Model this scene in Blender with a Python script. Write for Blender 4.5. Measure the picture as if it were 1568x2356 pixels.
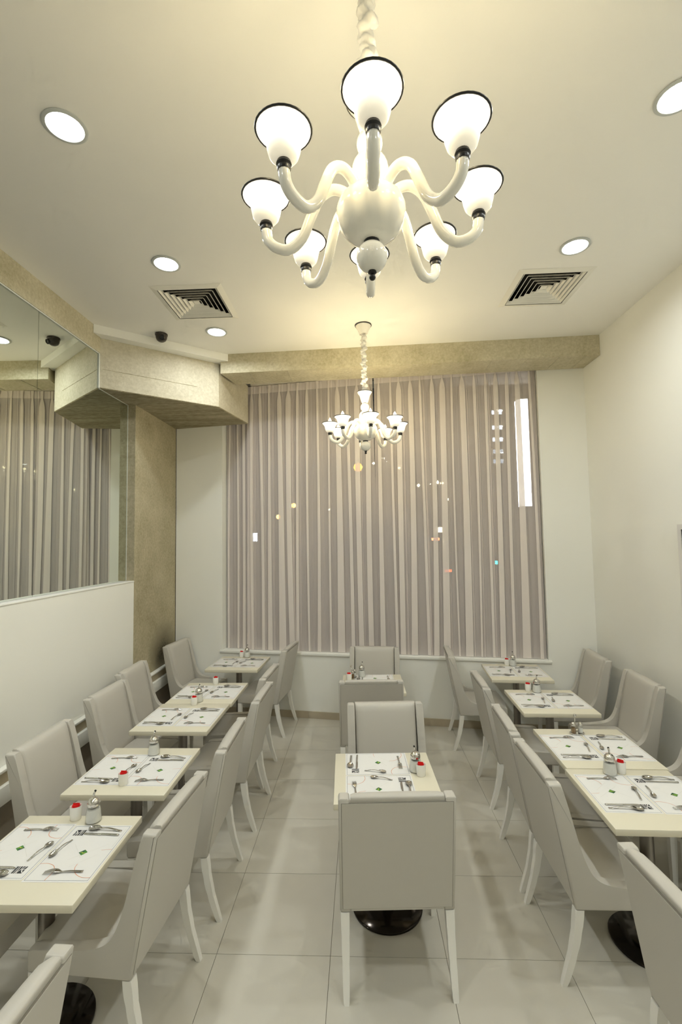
import bpy, bmesh, math, random
from mathutils import Vector, Matrix
random.seed(7)
for o in list(bpy.data.objects):
    bpy.data.objects.remove(o)
SC = bpy.context.scene
COL = SC.collection
PI = math.pi

# ---------------------------------------------------------------- camera
cam_d = bpy.data.cameras.new('camera')
cam_d.sensor_fit = 'VERTICAL'
cam_d.sensor_height = 36.0
cam_d.lens = 1075.24 / 2356.0 * 36.0
cam_d.clip_start = 0.05
cam_d.clip_end = 300
cam = bpy.data.objects.new('camera', cam_d)
COL.objects.link(cam)
def cam_axes(yaw, pitch, roll):
    f = Vector((-math.sin(yaw) * math.cos(pitch), math.cos(yaw) * math.cos(pitch), math.sin(pitch)))
    r0 = Vector((math.cos(yaw), math.sin(yaw), 0))
    u0 = r0.cross(f)
    r = math.cos(roll) * r0 + math.sin(roll) * u0
    u = -math.sin(roll) * r0 + math.cos(roll) * u0
    return r, u, f
_r, _u, _f = cam_axes(0.04121, 0.06105, -0.01696)
M = Matrix((( _r.x, _u.x, -_f.x, 0.79994), (_r.y, _u.y, -_f.y, -2.5674), (_r.z, _u.z, -_f.z, 2.16151), (0, 0, 0, 1)))
cam.matrix_world = M
SC.camera = cam

# ---------------------------------------------------------------- world (night) and exposure
W = bpy.data.worlds.new('night')
SC.world = W
W.use_nodes = True
W.node_tree.nodes['Background'].inputs[0].default_value = (0.010, 0.011, 0.016, 1)
W.node_tree.nodes['Background'].inputs[1].default_value = 1.0
SC.view_settings.view_transform = 'Standard'
SC.view_settings.look = 'None'
SC.view_settings.gamma = 1.0
SC.view_settings.use_curve_mapping = False
SC.view_settings.exposure = 0.16
SC.cycles.max_bounces = 8
SC.cycles.diffuse_bounces = 5
SC.cycles.glossy_bounces = 3
SC.cycles.transmission_bounces = 3
SC.cycles.transparent_max_bounces = 12
SC.cycles.caustics_reflective = False
SC.cycles.caustics_refractive = False
SC.cycles.use_adaptive_sampling = True
SC.cycles.adaptive_threshold = 0.1
SC.cycles.adaptive_min_samples = 12
SC.cycles.use_denoising = True

# light levels
DOWN_WATT = 10.5          # each recessed downlight
BULB_WATT = 2.6           # each chandelier candle bulb
SHADE_GLOW = 1.35         # emission painted on the opal shades in place of bulb light through glass

# ---------------------------------------------------------------- materials
def lin(c):
    if isinstance(c, str):
        c = c.lstrip('#')
        c = [int(c[i:i + 2], 16) / 255 for i in (0, 2, 4)]
        c = [x / 12.92 if x <= 0.04045 else ((x + 0.055) / 1.055) ** 2.4 for x in c]
    return (c[0], c[1], c[2], 1)
def mat(name, col, rough=0.5, metal=0.0, spec=0.5, emit=None, estr=0.0, noise=0.0, nscale=8.0, bump=0.0, bscale=60.0, coat=0.0):
    m = bpy.data.materials.new(name)
    m.use_nodes = True
    nt = m.node_tree
    b = nt.nodes['Principled BSDF']
    b.inputs['Base Color'].default_value = lin(col)
    b.inputs['Roughness'].default_value = rough
    b.inputs['Metallic'].default_value = metal
    b.inputs['Specular IOR Level'].default_value = spec
    if coat:
        b.inputs['Coat Weight'].default_value = coat
        b.inputs['Coat Roughness'].default_value = 0.08
    if emit is not None:
        b.inputs['Emission Color'].default_value = lin(emit)
        b.inputs['Emission Strength'].default_value = estr
    tc = None
    if noise or bump:
        tc = nt.nodes.new('ShaderNodeTexCoord')
    if noise:
        n = nt.nodes.new('ShaderNodeTexNoise')
        n.inputs['Scale'].default_value = nscale
        n.inputs['Detail'].default_value = 5
        nt.links.new(tc.outputs['Object'], n.inputs['Vector'])
        r = nt.nodes.new('ShaderNodeValToRGB')
        c = lin(col)
        r.color_ramp.elements[0].position = 0.3
        r.color_ramp.elements[1].position = 0.7
        r.color_ramp.elements[0].color = (c[0] * (1 - noise), c[1] * (1 - noise), c[2] * (1 - noise), 1)
        r.color_ramp.elements[1].color = (min(1, c[0] * (1 + noise)), min(1, c[1] * (1 + noise)), min(1, c[2] * (1 + noise)), 1)
        nt.links.new(n.outputs['Fac'], r.inputs['Fac'])
        nt.links.new(r.outputs['Color'], b.inputs['Base Color'])
    if bump:
        n2 = nt.nodes.new('ShaderNodeTexNoise')
        n2.inputs['Scale'].default_value = bscale
        n2.inputs['Detail'].default_value = 4
        nt.links.new(tc.outputs['Object'], n2.inputs['Vector'])
        bp = nt.nodes.new('ShaderNodeBump')
        bp.inputs['Strength'].default_value = bump
        bp.inputs['Distance'].default_value = 0.002
        nt.links.new(n2.outputs['Fac'], bp.inputs['Height'])
        nt.links.new(bp.outputs['Normal'], b.inputs['Normal'])
    return m

def concrete(name, c0, c1, stretch=(1, 1, 1), streak=0.0, dark_patch=None):
    m = bpy.data.materials.new(name)
    m.use_nodes = True
    nt = m.node_tree
    L = nt.links.new
    b = nt.nodes['Principled BSDF']
    b.inputs['Roughness'].default_value = 0.8
    b.inputs['Specular IOR Level'].default_value = 0.25
    tc = nt.nodes.new('ShaderNodeTexCoord')
    mp = nt.nodes.new('ShaderNodeMapping')
    mp.inputs['Scale'].default_value = stretch
    L(tc.outputs['Object'], mp.inputs['Vector'])
    n1 = nt.nodes.new('ShaderNodeTexNoise'); n1.inputs['Scale'].default_value = 2.6; n1.inputs['Detail'].default_value = 9; n1.inputs['Roughness'].default_value = 0.65
    L(mp.outputs['Vector'], n1.inputs['Vector'])
    n2 = nt.nodes.new('ShaderNodeTexNoise'); n2.inputs['Scale'].default_value = 38; n2.inputs['Detail'].default_value = 6; n2.inputs['Roughness'].default_value = 0.7
    L(mp.outputs['Vector'], n2.inputs['Vector'])
    mx = nt.nodes.new('ShaderNodeMath'); mx.operation = 'MULTIPLY_ADD'
    n1s = nt.nodes.new('ShaderNodeMath'); n1s.operation = 'MULTIPLY'; n1s.inputs[1].default_value = 0.6
    L(n1.outputs['Fac'], n1s.inputs[0])
    L(n2.outputs['Fac'], mx.inputs[0]); mx.inputs[1].default_value = 0.7 + streak
    L(n1s.outputs[0], mx.inputs[2])
    r = nt.nodes.new('ShaderNodeValToRGB')
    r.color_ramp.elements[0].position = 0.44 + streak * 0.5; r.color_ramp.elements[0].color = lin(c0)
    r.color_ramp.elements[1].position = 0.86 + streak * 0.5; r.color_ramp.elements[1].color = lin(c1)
    L(mx.outputs[0], r.inputs['Fac'])
    # small air holes
    v = nt.nodes.new('ShaderNodeTexVoronoi'); v.inputs['Scale'].default_value = 17
    L(tc.outputs['Object'], v.inputs['Vector'])
    lt = nt.nodes.new('ShaderNodeMath'); lt.operation = 'LESS_THAN'; lt.inputs[1].default_value = 0.045
    L(v.outputs['Distance'], lt.inputs[0])
    hm = nt.nodes.new('ShaderNodeMix'); hm.data_type = 'RGBA'
    mul = nt.nodes.new('ShaderNodeMath'); mul.operation = 'MULTIPLY'; mul.inputs[1].default_value = 0.45
    L(lt.outputs[0], mul.inputs[0])
    L(mul.outputs[0], hm.inputs['Factor'])
    L(r.outputs['Color'], hm.inputs['A'])
    hm.inputs['B'].default_value = lin('#4a4230')
    outc = hm.outputs['Result']
    if dark_patch is not None:            # dark speckled patch, fading outward with a noise-broken edge
        p, rad = dark_patch
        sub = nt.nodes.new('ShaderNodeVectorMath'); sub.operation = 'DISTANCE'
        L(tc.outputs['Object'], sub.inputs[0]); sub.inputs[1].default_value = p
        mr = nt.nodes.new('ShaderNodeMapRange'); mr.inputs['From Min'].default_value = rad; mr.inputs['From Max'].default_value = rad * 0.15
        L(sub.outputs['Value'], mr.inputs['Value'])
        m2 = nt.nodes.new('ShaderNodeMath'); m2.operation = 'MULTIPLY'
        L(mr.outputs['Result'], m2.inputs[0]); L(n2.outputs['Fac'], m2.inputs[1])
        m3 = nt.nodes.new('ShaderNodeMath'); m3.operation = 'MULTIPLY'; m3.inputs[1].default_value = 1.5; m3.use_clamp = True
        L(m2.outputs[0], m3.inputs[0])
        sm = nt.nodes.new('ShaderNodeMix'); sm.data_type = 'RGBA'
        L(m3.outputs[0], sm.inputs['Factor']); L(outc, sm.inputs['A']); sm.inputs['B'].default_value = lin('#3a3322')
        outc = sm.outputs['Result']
    L(outc, b.inputs['Base Color'])
    bp = nt.nodes.new('ShaderNodeBump'); bp.inputs['Strength'].default_value = 0.35; bp.inputs['Distance'].default_value = 0.004
    L(mx.outputs[0], bp.inputs['Height']); L(bp.outputs['Normal'], b.inputs['Normal'])
    return m

def sheer(name, col, cover):
    m = bpy.data.materials.new(name)
    m.use_nodes = True
    nt = m.node_tree
    nt.nodes.clear()
    L = nt.links.new
    out = nt.nodes.new('ShaderNodeOutputMaterial')
    d = nt.nodes.new('ShaderNodeBsdfDiffuse'); d.inputs[0].default_value = lin(col)
    t = nt.nodes.new('ShaderNodeBsdfTranslucent'); t.inputs[0].default_value = lin(col)
    a = nt.nodes.new('ShaderNodeMixShader'); a.inputs[0].default_value = 0.10
    L(d.outputs[0], a.inputs[1]); L(t.outputs[0], a.inputs[2])
    tr = nt.nodes.new('ShaderNodeBsdfTransparent')
    mx = nt.nodes.new('ShaderNodeMixShader')
    tc = nt.nodes.new('ShaderNodeTexCoord')
    w = nt.nodes.new('ShaderNodeTexNoise'); w.inputs['Scale'].default_value = 180; w.inputs['Detail'].default_value = 2
    L(tc.outputs['Object'], w.inputs['Vector'])
    mr = nt.nodes.new('ShaderNodeMapRange'); mr.inputs['To Min'].default_value = cover - 0.015; mr.inputs['To Max'].default_value = cover + 0.015
    L(w.outputs['Fac'], mr.inputs['Value'])
    L(mr.outputs['Result'], mx.inputs[0])
    L(tr.outputs[0], mx.inputs[1]); L(a.outputs[0], mx.inputs[2])
    L(mx.outputs[0], out.inputs[0])
    return m

def clear_glass(name, tint=(1, 1, 1), refl=0.08):
    m = bpy.data.materials.new(name)
    m.use_nodes = True
    nt = m.node_tree
    nt.nodes.clear()
    L = nt.links.new
    out = nt.nodes.new('ShaderNodeOutputMaterial')
    tr = nt.nodes.new('ShaderNodeBsdfTransparent'); tr.inputs[0].default_value = (*tint, 1)
    g = nt.nodes.new('ShaderNodeBsdfGlossy'); g.inputs['Roughness'].default_value = 0.02
    lw = nt.nodes.new('ShaderNodeLayerWeight'); lw.inputs['Blend'].default_value = 0.25
    mr = nt.nodes.new('ShaderNodeMapRange'); mr.inputs['To Min'].default_value = refl; mr.inputs['To Max'].default_value = 0.75
    L(lw.outputs['Facing'], mr.inputs['Value'])
    mx = nt.nodes.new('ShaderNodeMixShader')
    L(mr.outputs['Result'], mx.inputs[0]); L(tr.outputs[0], mx.inputs[1]); L(g.outputs[0], mx.inputs[2])
    L(mx.outputs[0], out.inputs[0])
    return m

def glow(name, col, s):
    m = bpy.data.materials.new(name)
    m.use_nodes = True
    nt = m.node_tree
    nt.nodes.clear()
    out = nt.nodes.new('ShaderNodeOutputMaterial')
    e = nt.nodes.new('ShaderNodeEmission'); e.inputs[0].default_value = lin(col); e.inputs[1].default_value = s
    if name != 'downlight_lens':
        m.cycles.emission_sampling = 'NONE'
    nt.links.new(e.outputs[0], out.inputs[0])
    return m

MT = {}
MT['paint'] = mat('white_paint', '#f2f2ec', 0.75, spec=0.3, bump=0.03, bscale=90)
MT['ceil'] = mat('ceiling_paint', '#f4f3ee', 0.85, spec=0.2)
MT['tile'] = mat('porcelain_tile', '#cdc9bd', 0.2, spec=0.5, noise=0.035, nscale=3.0)
MT['grout'] = mat('grout', '#8d8577', 0.9)
MT['skirt'] = mat('stone_skirting', '#b9ae98', 0.4, noise=0.05, nscale=10)
MT['conc'] = concrete('fair_faced_concrete', '#aba384', '#d8d1ba')
MT['conc_pale'] = concrete('pale_concrete', '#b3ac95', '#d6d0bd')
MT['conc_col'] = concrete('column_concrete', '#9b9275', '#c9c0a4', dark_patch=((-1.655, 3.2, 0.84), 0.42))
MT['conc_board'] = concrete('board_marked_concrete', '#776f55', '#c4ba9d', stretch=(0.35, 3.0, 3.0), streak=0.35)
MT['leather'] = mat('grey_leatherette', '#c5c1b8', 0.42, spec=0.45, bump=0.06, bscale=220)
MT['seam'] = mat('seam_thread', '#8d897f', 0.8)
MT['leg'] = mat('white_lacquer', '#f0eee8', 0.35)
MT['tabletop'] = mat('cream_laminate', '#e3ddc8', 0.38, spec=0.4)
MT['steel'] = mat('brushed_steel', '#8f8a84', 0.28, metal=1.0)
MT['base'] = mat('dark_steel_base', '#3a3531', 0.12, metal=0.9)
MT['chrome'] = mat('chrome', '#d9d7d2', 0.12, metal=1.0)
MT['cutlery'] = mat('polished_cutlery', '#c9c7c2', 0.16, metal=1.0)
MT['paper'] = mat('white_placemat_paper', '#e9e8e5', 0.7, spec=0.2)
MT['ink'] = mat('grey_ink', '#6f7683', 0.7)
MT['ink_faint'] = mat('faint_ink', '#cfccc6', 0.7)
MT['black'] = mat('black_ink', '#23252a', 0.6)
MT['orange'] = mat('orange_ink', '#d98a5c', 0.7)
MT['green'] = mat('green_ink', '#4c8a3a', 0.6)
MT['green2'] = mat('dark_green_ink', '#23563c', 0.6)
MT['yellow'] = mat('lime_ink', '#c7d34a', 0.6)
MT['glass'] = clear_glass('jar_glass', (0.97, 0.98, 0.97), 0.06)
MT['pane'] = clear_glass('window_glass', (0.9, 0.93, 0.93), 0.05)
MT['sugar'] = mat('sugar', '#f6f4ee', 0.9, bump=0.3, bscale=300)
MT['ceramic'] = mat('white_ceramic', '#f4f2ec', 0.2)
MT['red'] = mat('red_paper', '#e01414', 0.55)
MT['amber'] = mat('pepper', '#8a6a3a', 0.8, noise=0.2, nscale=200)
MT['blackplastic'] = mat('black_plastic', '#141313', 0.35)
MT['dark'] = mat('dark_duct', '#14110c', 0.9)
MT['vent'] = mat('vent_white', '#efede4', 0.5)
MT['cctv'] = mat('smoked_dome', '#3a332e', 0.28)
MT['opal'] = mat('opal_glass', '#f7f4ea', 0.12, spec=0.6, coat=0.4)
MT['fabric'] = mat('white_satin', '#efece4', 0.55)
MT['shade'] = mat('opal_shade_painted_glow', '#f8f4e6', 0.2, emit='#fff3d8', estr=SHADE_GLOW)
MT['bulb'] = glow('candle_bulb', '#fff4d8', 9.0)
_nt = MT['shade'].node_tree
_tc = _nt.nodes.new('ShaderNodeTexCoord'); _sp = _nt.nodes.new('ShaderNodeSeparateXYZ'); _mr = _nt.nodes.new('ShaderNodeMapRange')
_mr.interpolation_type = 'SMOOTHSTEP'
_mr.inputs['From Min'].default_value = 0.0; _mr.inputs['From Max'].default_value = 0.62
_mr.inputs['To Min'].default_value = SHADE_GLOW * 0.28; _mr.inputs['To Max'].default_value = SHADE_GLOW  # painted glow: dim at the cup, brightening up to the flare
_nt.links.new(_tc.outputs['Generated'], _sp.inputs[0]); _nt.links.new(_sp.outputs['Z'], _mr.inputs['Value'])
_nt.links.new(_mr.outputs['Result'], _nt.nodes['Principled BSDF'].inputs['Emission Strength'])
MT['bulb'].cycles.emission_sampling = 'NONE'
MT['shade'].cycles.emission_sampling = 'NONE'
MT['down'] = glow('downlight_lens', '#fbfffc', 14.0)
MT['ring'] = mat('downlight_ring', '#c4c8c6', 0.35)
MT['mirror'] = mat('mirror', '#e6ece4', 0.0, metal=1.0)
MT['silicone'] = mat('clear_silicone', '#dfe2da', 0.4)
MT['sheer'] = sheer('sheer_voile', '#f5ebe6', 0.55)
MT['fold'] = sheer('voile_gathered_fold', '#f6eee8', 0.84)
MT['header'] = sheer('voile_header', '#f8efeb', 0.78)
MT['rail'] = mat('rail_white', '#dcd6c8', 0.5)
MT['frame'] = mat('window_frame_grey', '#8b8a88', 0.5)
MT['base_panel'] = mat('taupe_panel', '#8a8072', 0.7)
MT['ledge'] = mat('stone_ledge', '#c4b99f', 0.5)
MT['tvframe'] = mat('silver_frame', '#e0dedb', 0.35)
MT['screen'] = mat('black_screen', '#060606', 0.12)
MT['asphalt'] = mat('asphalt', '#1c1c20', 0.9, noise=0.1)
MT['facade'] = mat('night_facade', '#1d1c22', 0.9)

# ---------------------------------------------------------------- mesh helpers
def mesh_obj(name, verts, faces, m=None, parent=None, smooth=False, fmats=None, mats=None):
    me = bpy.data.meshes.new(name)
    me.from_pydata([tuple(v) for v in verts], [], faces)
    if mats:
        for x in mats:
            me.materials.append(x)
        me.polygons.foreach_set('material_index', fmats)
    elif m is not None:
        me.materials.append(m)
    bm = bmesh.new(); bm.from_mesh(me)
    bmesh.ops.recalc_face_normals(bm, faces=bm.faces)
    bm.to_mesh(me); bm.free()
    if smooth:
        me.polygons.foreach_set('use_smooth', [True] * len(me.polygons))
    me.update()
    o = bpy.data.objects.new(name, me)
    COL.objects.link(o)
    if parent is not None:
        o.parent = parent
    return o
def raw_mesh_obj(name, verts, faces, fmats, mats, parent=None):
    me = bpy.data.meshes.new(name)
    me.from_pydata([tuple(v) for v in verts], [], faces)
    for x in mats:
        me.materials.append(x)
    me.polygons.foreach_set('material_index', fmats)
    me.update()
    o = bpy.data.objects.new(name, me)
    COL.objects.link(o)
    if parent is not None:
        o.parent = parent
    return o
def bm_obj(name, bm, m, parent=None, smooth=False, auto=None):
    me = bpy.data.meshes.new(name)
    bmesh.ops.recalc_face_normals(bm, faces=bm.faces)
    bm.to_mesh(me); bm.free()
    me.materials.append(m)
    if smooth:
        me.polygons.foreach_set('use_smooth', [True] * len(me.polygons))
    if auto is not None:
        me.polygons.foreach_set('use_smooth', [True] * len(me.polygons))
        me.set_sharp_from_angle(angle=math.radians(auto))
    o = bpy.data.objects.new(name, me)
    COL.objects.link(o)
    if parent is not None:
        o.parent = parent
    return o
def add_box(bm, x0, x1, y0, y1, z0, z1, bev=0.0, seg=2):
    vs = [bm.verts.new(p) for p in ((x0, y0, z0), (x1, y0, z0), (x1, y1, z0), (x0, y1, z0), (x0, y0, z1), (x1, y0, z1), (x1, y1, z1), (x0, y1, z1))]
    fs = [bm.faces.new([vs[i] for i in f]) for f in ((0, 3, 2, 1), (4, 5, 6, 7), (0, 1, 5, 4), (1, 2, 6, 5), (2, 3, 7, 6), (3, 0, 4, 7))]
    if bev:
        es = set(e for f in fs for e in f.edges)
        bmesh.ops.bevel(bm, geom=list(es), offset=bev, segments=seg, affect='EDGES', profile=0.5)
def box(name, x0, x1, y0, y1, z0, z1, m, parent=None, bev=0.0, seg=2):
    bm = bmesh.new()
    add_box(bm, x0, x1, y0, y1, z0, z1, bev, seg)
    return bm_obj(name, bm, m, parent, auto=40 if bev else None)
def prism(name, poly, z0, z1, m, parent=None, bev=0.0):
    """vertical prism over a plan polygon"""
    bm = bmesh.new()
    a = [bm.verts.new((p[0], p[1], z0)) for p in poly]
    b = [bm.verts.new((p[0], p[1], z1)) for p in poly]
    n = len(poly)
    bm.faces.new(a[::-1]); bm.faces.new(b)
    for i in range(n):
        bm.faces.new((a[i], a[(i + 1) % n], b[(i + 1) % n], b[i]))
    if bev:
        bmesh.ops.bevel(bm, geom=list(bm.edges), offset=bev, segments=2, affect='EDGES', profile=0.5)
    return bm_obj(name, bm, m, parent, auto=40 if bev else None)
def lathe(name, prof, m, parent=None, n=32, loc=(0, 0, 0), cap0=True, cap1=True, sx=1.0, sy=1.0, sharp=50):
    verts, faces = [], []
    k = len(prof)
    for i in range(n):
        a = 2 * PI * i / n
        for r, z in prof:
            verts.append((loc[0] + r * math.cos(a) * sx, loc[1] + r * math.sin(a) * sy, loc[2] + z))
    for i in range(n):
        j = (i + 1) % n
        for q in range(k - 1):
            faces.append((i * k + q, j * k + q, j * k + q + 1, i * k + q + 1))
    if cap0 and prof[0][0] > 1e-6:
        faces.append(tuple(i * k for i in range(n))[::-1])
    if cap1 and prof[-1][0] > 1e-6:
        faces.append(tuple(i * k + k - 1 for i in range(n)))
    o = mesh_obj(name, verts, faces, m, parent, smooth=True)
    bm = bmesh.new(); bm.from_mesh(o.data)
    bmesh.ops.remove_doubles(bm, verts=bm.verts, dist=1e-6)
    bm.to_mesh(o.data); bm.free()
    o.data.polygons.foreach_set('use_smooth', [True] * len(o.data.polygons))
    o.data.set_sharp_from_angle(angle=math.radians(sharp))
    return o
def tube(name, pts, radii, m, parent=None, n=12):
    verts, faces = [], []
    pts = [Vector(p) for p in pts]
    k = len(pts)
    up = Vector((0, 0, 1))
    prev = None
    for i, p in enumerate(pts):
        t = (pts[min(i + 1, k - 1)] - pts[max(i - 1, 0)]).normalized()
        if prev is None:
            ref = Vector((0, 1, 0)) if abs(t.z) > 0.9 else up
            s = t.cross(ref).normalized()
        else:
            s = (prev - t * prev.dot(t)).normalized()
        prev = s
        b = t.cross(s)
        r = radii[i] if isinstance(radii, (list, tuple)) else radii
        for q in range(n):
            a = 2 * PI * q / n
            verts.append(p + s * (r * math.cos(a)) + b * (r * math.sin(a)))
    for i in range(k - 1):
        for q in range(n):
            q2 = (q + 1) % n
            faces.append((i * n + q, i * n + q2, (i + 1) * n + q2, (i + 1) * n + q))
    faces.append(tuple(range(n))[::-1])
    faces.append(tuple((k - 1) * n + q for q in range(n)))
    return mesh_obj(name, verts, faces, m, parent, smooth=True)
def torus(name, R, r, z, m, parent=None, n=32, k=8, loc=(0, 0)):
    verts, faces = [], []
    for i in range(n):
        a = 2 * PI * i / n
        for q in range(k):
            b = 2 * PI * q / k
            rr = R + r * math.cos(b)
            verts.append((loc[0] + rr * math.cos(a), loc[1] + rr * math.sin(a), z + r * math.sin(b)))
    for i in range(n):
        for q in range(k):
            i2, q2 = (i + 1) % n, (q + 1) % k
            faces.append((i * k + q, i2 * k + q, i2 * k + q2, i * k + q2))
    return mesh_obj(name, verts, faces, m, parent, smooth=True)
def catmull(pts, n=6):
    P = [Vector(p) for p in pts]
    P = [P[0] * 2 - P[1]] + P + [P[-1] * 2 - P[-2]]
    out = []
    for i in range(1, len(P) - 2):
        for q in range(n):
            t = q / n
            a, b, c, d = P[i - 1], P[i], P[i + 1], P[i + 2]
            out.append(0.5 * ((2 * b) + (c - a) * t + (2 * a - 5 * b + 4 * c - d) * t * t + (3 * b - a - 3 * c + d) * t ** 3))
    out.append(P[-2])
    return out
def empty(name, loc=(0, 0, 0), rz=0.0):
    e = bpy.data.objects.new(name, None)
    e.location = loc
    e.rotation_euler = (0, 0, rz)
    e.empty_display_size = 0.1
    COL.objects.link(e)
    return e
def tag(o, label=None, cat=None, group=None, kind=None):
    if label: o['label'] = label
    if cat: o['category'] = cat
    if group: o['group'] = group
    if kind: o['kind'] = kind
    return o
def copy_tree(o, parent=None):
    c = o.copy()
    COL.objects.link(c)
    if parent is not None:
        c.parent = parent
        c.matrix_parent_inverse = o.matrix_parent_inverse.copy()
    for ch in list(o.children):
        copy_tree(ch, c)
    return c
class Proto:
    """first use returns the prototype itself, later uses copies"""
    def __init__(self, fn):
        self.fn, self.o = fn, None
    def get(self, loc, rz, **kw):
        if self.o is None:
            self.o = self.fn(); o = self.o
        else:
            o = copy_tree(self.o)
        o.location = loc
        o.rotation_euler = (0, 0, rz)
        tag(o, **kw)
        return o

# ================================================================= THE ROOM
ZC = 4.29                                   # ceiling height
XR = 3.362                                  # right wall face
YB = -5.2                                   # rear wall face
O = Vector((-1.655, 3.565, 0.0))            # left end of the window wall
WA = math.atan2(2.748 - 3.565, 3.362 + 1.655)
WD = Vector((math.cos(WA), math.sin(WA), 0)); WN = Vector((-math.sin(WA), math.cos(WA), 0))
WL = (Vector((3.362, 2.748, 0)) - O).length
def wp(s, t, z):
    return O + WD * s + WN * t + Vector((0, 0, z))
def st(o):
    o['kind'] = 'structure'
    return o

# floor: slab with individually laid tiles
fl = st(prism('floor', [(-1.95, YB), (XR, YB), (XR, 2.748), (-1.655, 3.565), (-1.95, 3.6)], -0.12, -0.004, MT['grout']))
def clip(poly, nx, ny, c):
    out = []
    for i in range(len(poly)):
        a, b = poly[i], poly[(i + 1) % len(poly)]
        da, db = nx * a[0] + ny * a[1] - c, nx * b[0] + ny * b[1] - c
        if da <= 0: out.append(a)
        if (da < 0 < db) or (db < 0 < da):
            t = da / (da - db)
            out.append((a[0] + (b[0] - a[0]) * t, a[1] + (b[1] - a[1]) * t))
    return out
TS = 0.6; G = 0.0013
tile_proto = None
for i in range(-3, 6):
    for j in range(-9, 6):
        x0, y0 = i * TS, j * TS
        poly = [(x0 + G, y0 + G), (x0 + TS - G, y0 + G), (x0 + TS - G, y0 + TS - G), (x0 + G, y0 + TS - G)]
        p2 = clip(poly, -1, 0, 1.655); p2 = clip(p2, 1, 0, XR); p2 = clip(p2, 0, -1, -YB)
        p2 = clip(p2, WN.x, WN.y, O.dot(WN))
        if len(p2) < 3:
            continue
        ar = abs(sum(p2[k][0] * p2[(k + 1) % len(p2)][1] - p2[(k + 1) % len(p2)][0] * p2[k][1] for k in range(len(p2)))) / 2
        if ar < 0.002:
            continue
        if len(p2) == 4 and p2 == poly:
            if tile_proto is None:
                h = TS / 2 - G
                tile_proto = prism('tile', [(-h, -h), (h, -h), (h, h), (-h, h)], -0.008, 0.0, MT['tile'], fl)
                t = tile_proto
            else:
                t = tile_proto.copy(); COL.objects.link(t)
            t.location = (x0 + TS / 2, y0 + TS / 2, 0)
            t.rotation_euler = (0, 0, 0)
        else:
            prism('tile', p2, -0.008, 0.0, MT['tile'], fl)

# ceiling with two openings for the air diffusers
VENTS = [(-0.613, 1.412), (2.405, 1.385)]
VH = 0.262
xs = [-1.95]
for vx, vy in VENTS: xs += [vx - VH, vx + VH]
xs.append(3.6)
bm = bmesh.new()
def slab_cell(x0, x1, y0, y1):
    add_box(bm, x0, x1, y0, y1, ZC, ZC + 0.16)
slab_cell(xs[0], xs[1], YB - 0.15, 3.9)
slab_cell(xs[2], xs[3], YB - 0.15, 3.9)
slab_cell(xs[4], xs[5], YB - 0.15, 3.9)
for k, (vx, vy) in enumerate(VENTS):
    slab_cell(vx - VH, vx + VH, YB - 0.15, vy - VH)
    slab_cell(vx - VH, vx + VH, vy + VH, 3.9)
st(bm_obj('ceiling', bm, MT['ceil']))

# right, rear walls
st(box('wall_right', XR, XR + 0.2, YB - 0.15, 2.75, 0, ZC, MT['paint']))
st(box('wall_rear', -1.95, XR, YB - 0.15, YB, 0, ZC, MT['paint']))

# window wall in its own frame (slightly skewed to the tile grid)
S0, S1, ZS, ZT = 0.664, 4.585, 0.785, 4.262
wb = st(empty('wall_back', O, WA))
def wbox(name, s0, s1, t0, t1, z0, z1, m, parent, bev=0.0):
    return box(name, s0, s1, t0, t1, z0, z1, m, parent, bev)
TH = 0.24
bm = bmesh.new()
add_box(bm, 0.0, S0, 0, TH, 0, ZC)
add_box(bm, S1, WL, 0, TH, 0, ZC)
add_box(bm, S0, S1, 0, TH, 0, ZS - 0.03)
add_box(bm, S0, S1, 0, TH, ZT, ZC)
bm_obj('masonry', bm, MT['paint'], wb)
wbox('sill', S0 - 0.03, S1 + 0.03, -0.018, TH, ZS - 0.03, ZS, MT['paint'], wb, 0.004)
bb = st(empty('baseboard_back', O, WA))
for k in range(9):
    a = 0.0 + k * 0.6
    b = min(a + 0.597, WL - 0.002)
    if a < WL - 0.05:
        wbox('skirting_tile', a, b, -0.012, -0.0005, 0.0005, 0.083, MT['skirt'], bb)
# window: frame rails + panes
wn = st(empty('window_1', O, WA))
fz0, fz1 = ZS + 0.001, ZT - 0.001
wbox('frame_rail', S0 + 0.001, S1 - 0.001, 0.15, 0.2, fz0, fz0 + 0.13, MT['frame'], wn)
wbox('frame_rail', S0 + 0.001, S1 - 0.001, 0.15, 0.2, fz1 - 0.06, fz1, MT['frame'], wn)
muls = [S0 + 0.03, S0 + (S1 - S0) / 3, S0 + (S1 - S0) * 2 / 3, S1 - 0.03]
for s in muls:
    wbox('frame_post', s - 0.028, s + 0.028, 0.15, 0.2, fz0 + 0.13, fz1 - 0.06, MT['frame'], wn)
for a, b in zip(muls[:-1], muls[1:]):
    wbox('glass_pane', a + 0.028, b - 0.028, 0.172, 0.178, fz0 + 0.13, fz1 - 0.06, MT['pane'], wn)

# left wall: half-height white wall, ledge, mirror above, concrete beam at the ceiling
XH, XM = -1.66, -1.748
wl = st(empty('wall_left', (0, 0, 0)))
box('dado_wall', -1.95, XH, YB, 2.427, 0, 1.752, MT['paint'], wl)
box('backing_wall', -1.95, XM - 0.012, YB, 1.84, 1.766, 4.05, MT['paint'], wl)
bm = bmesh.new(); add_box(bm, -1.95, XM - 0.012, 1.84, 2.427, 1.766, 3.699)
bm_obj('backing_wall', bm, MT['paint'], wl)
st(box('trim_1', -1.95, XH + 0.004, YB, 2.43, 1.7525, 1.7655, MT['paint'], None, 0.003))
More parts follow.
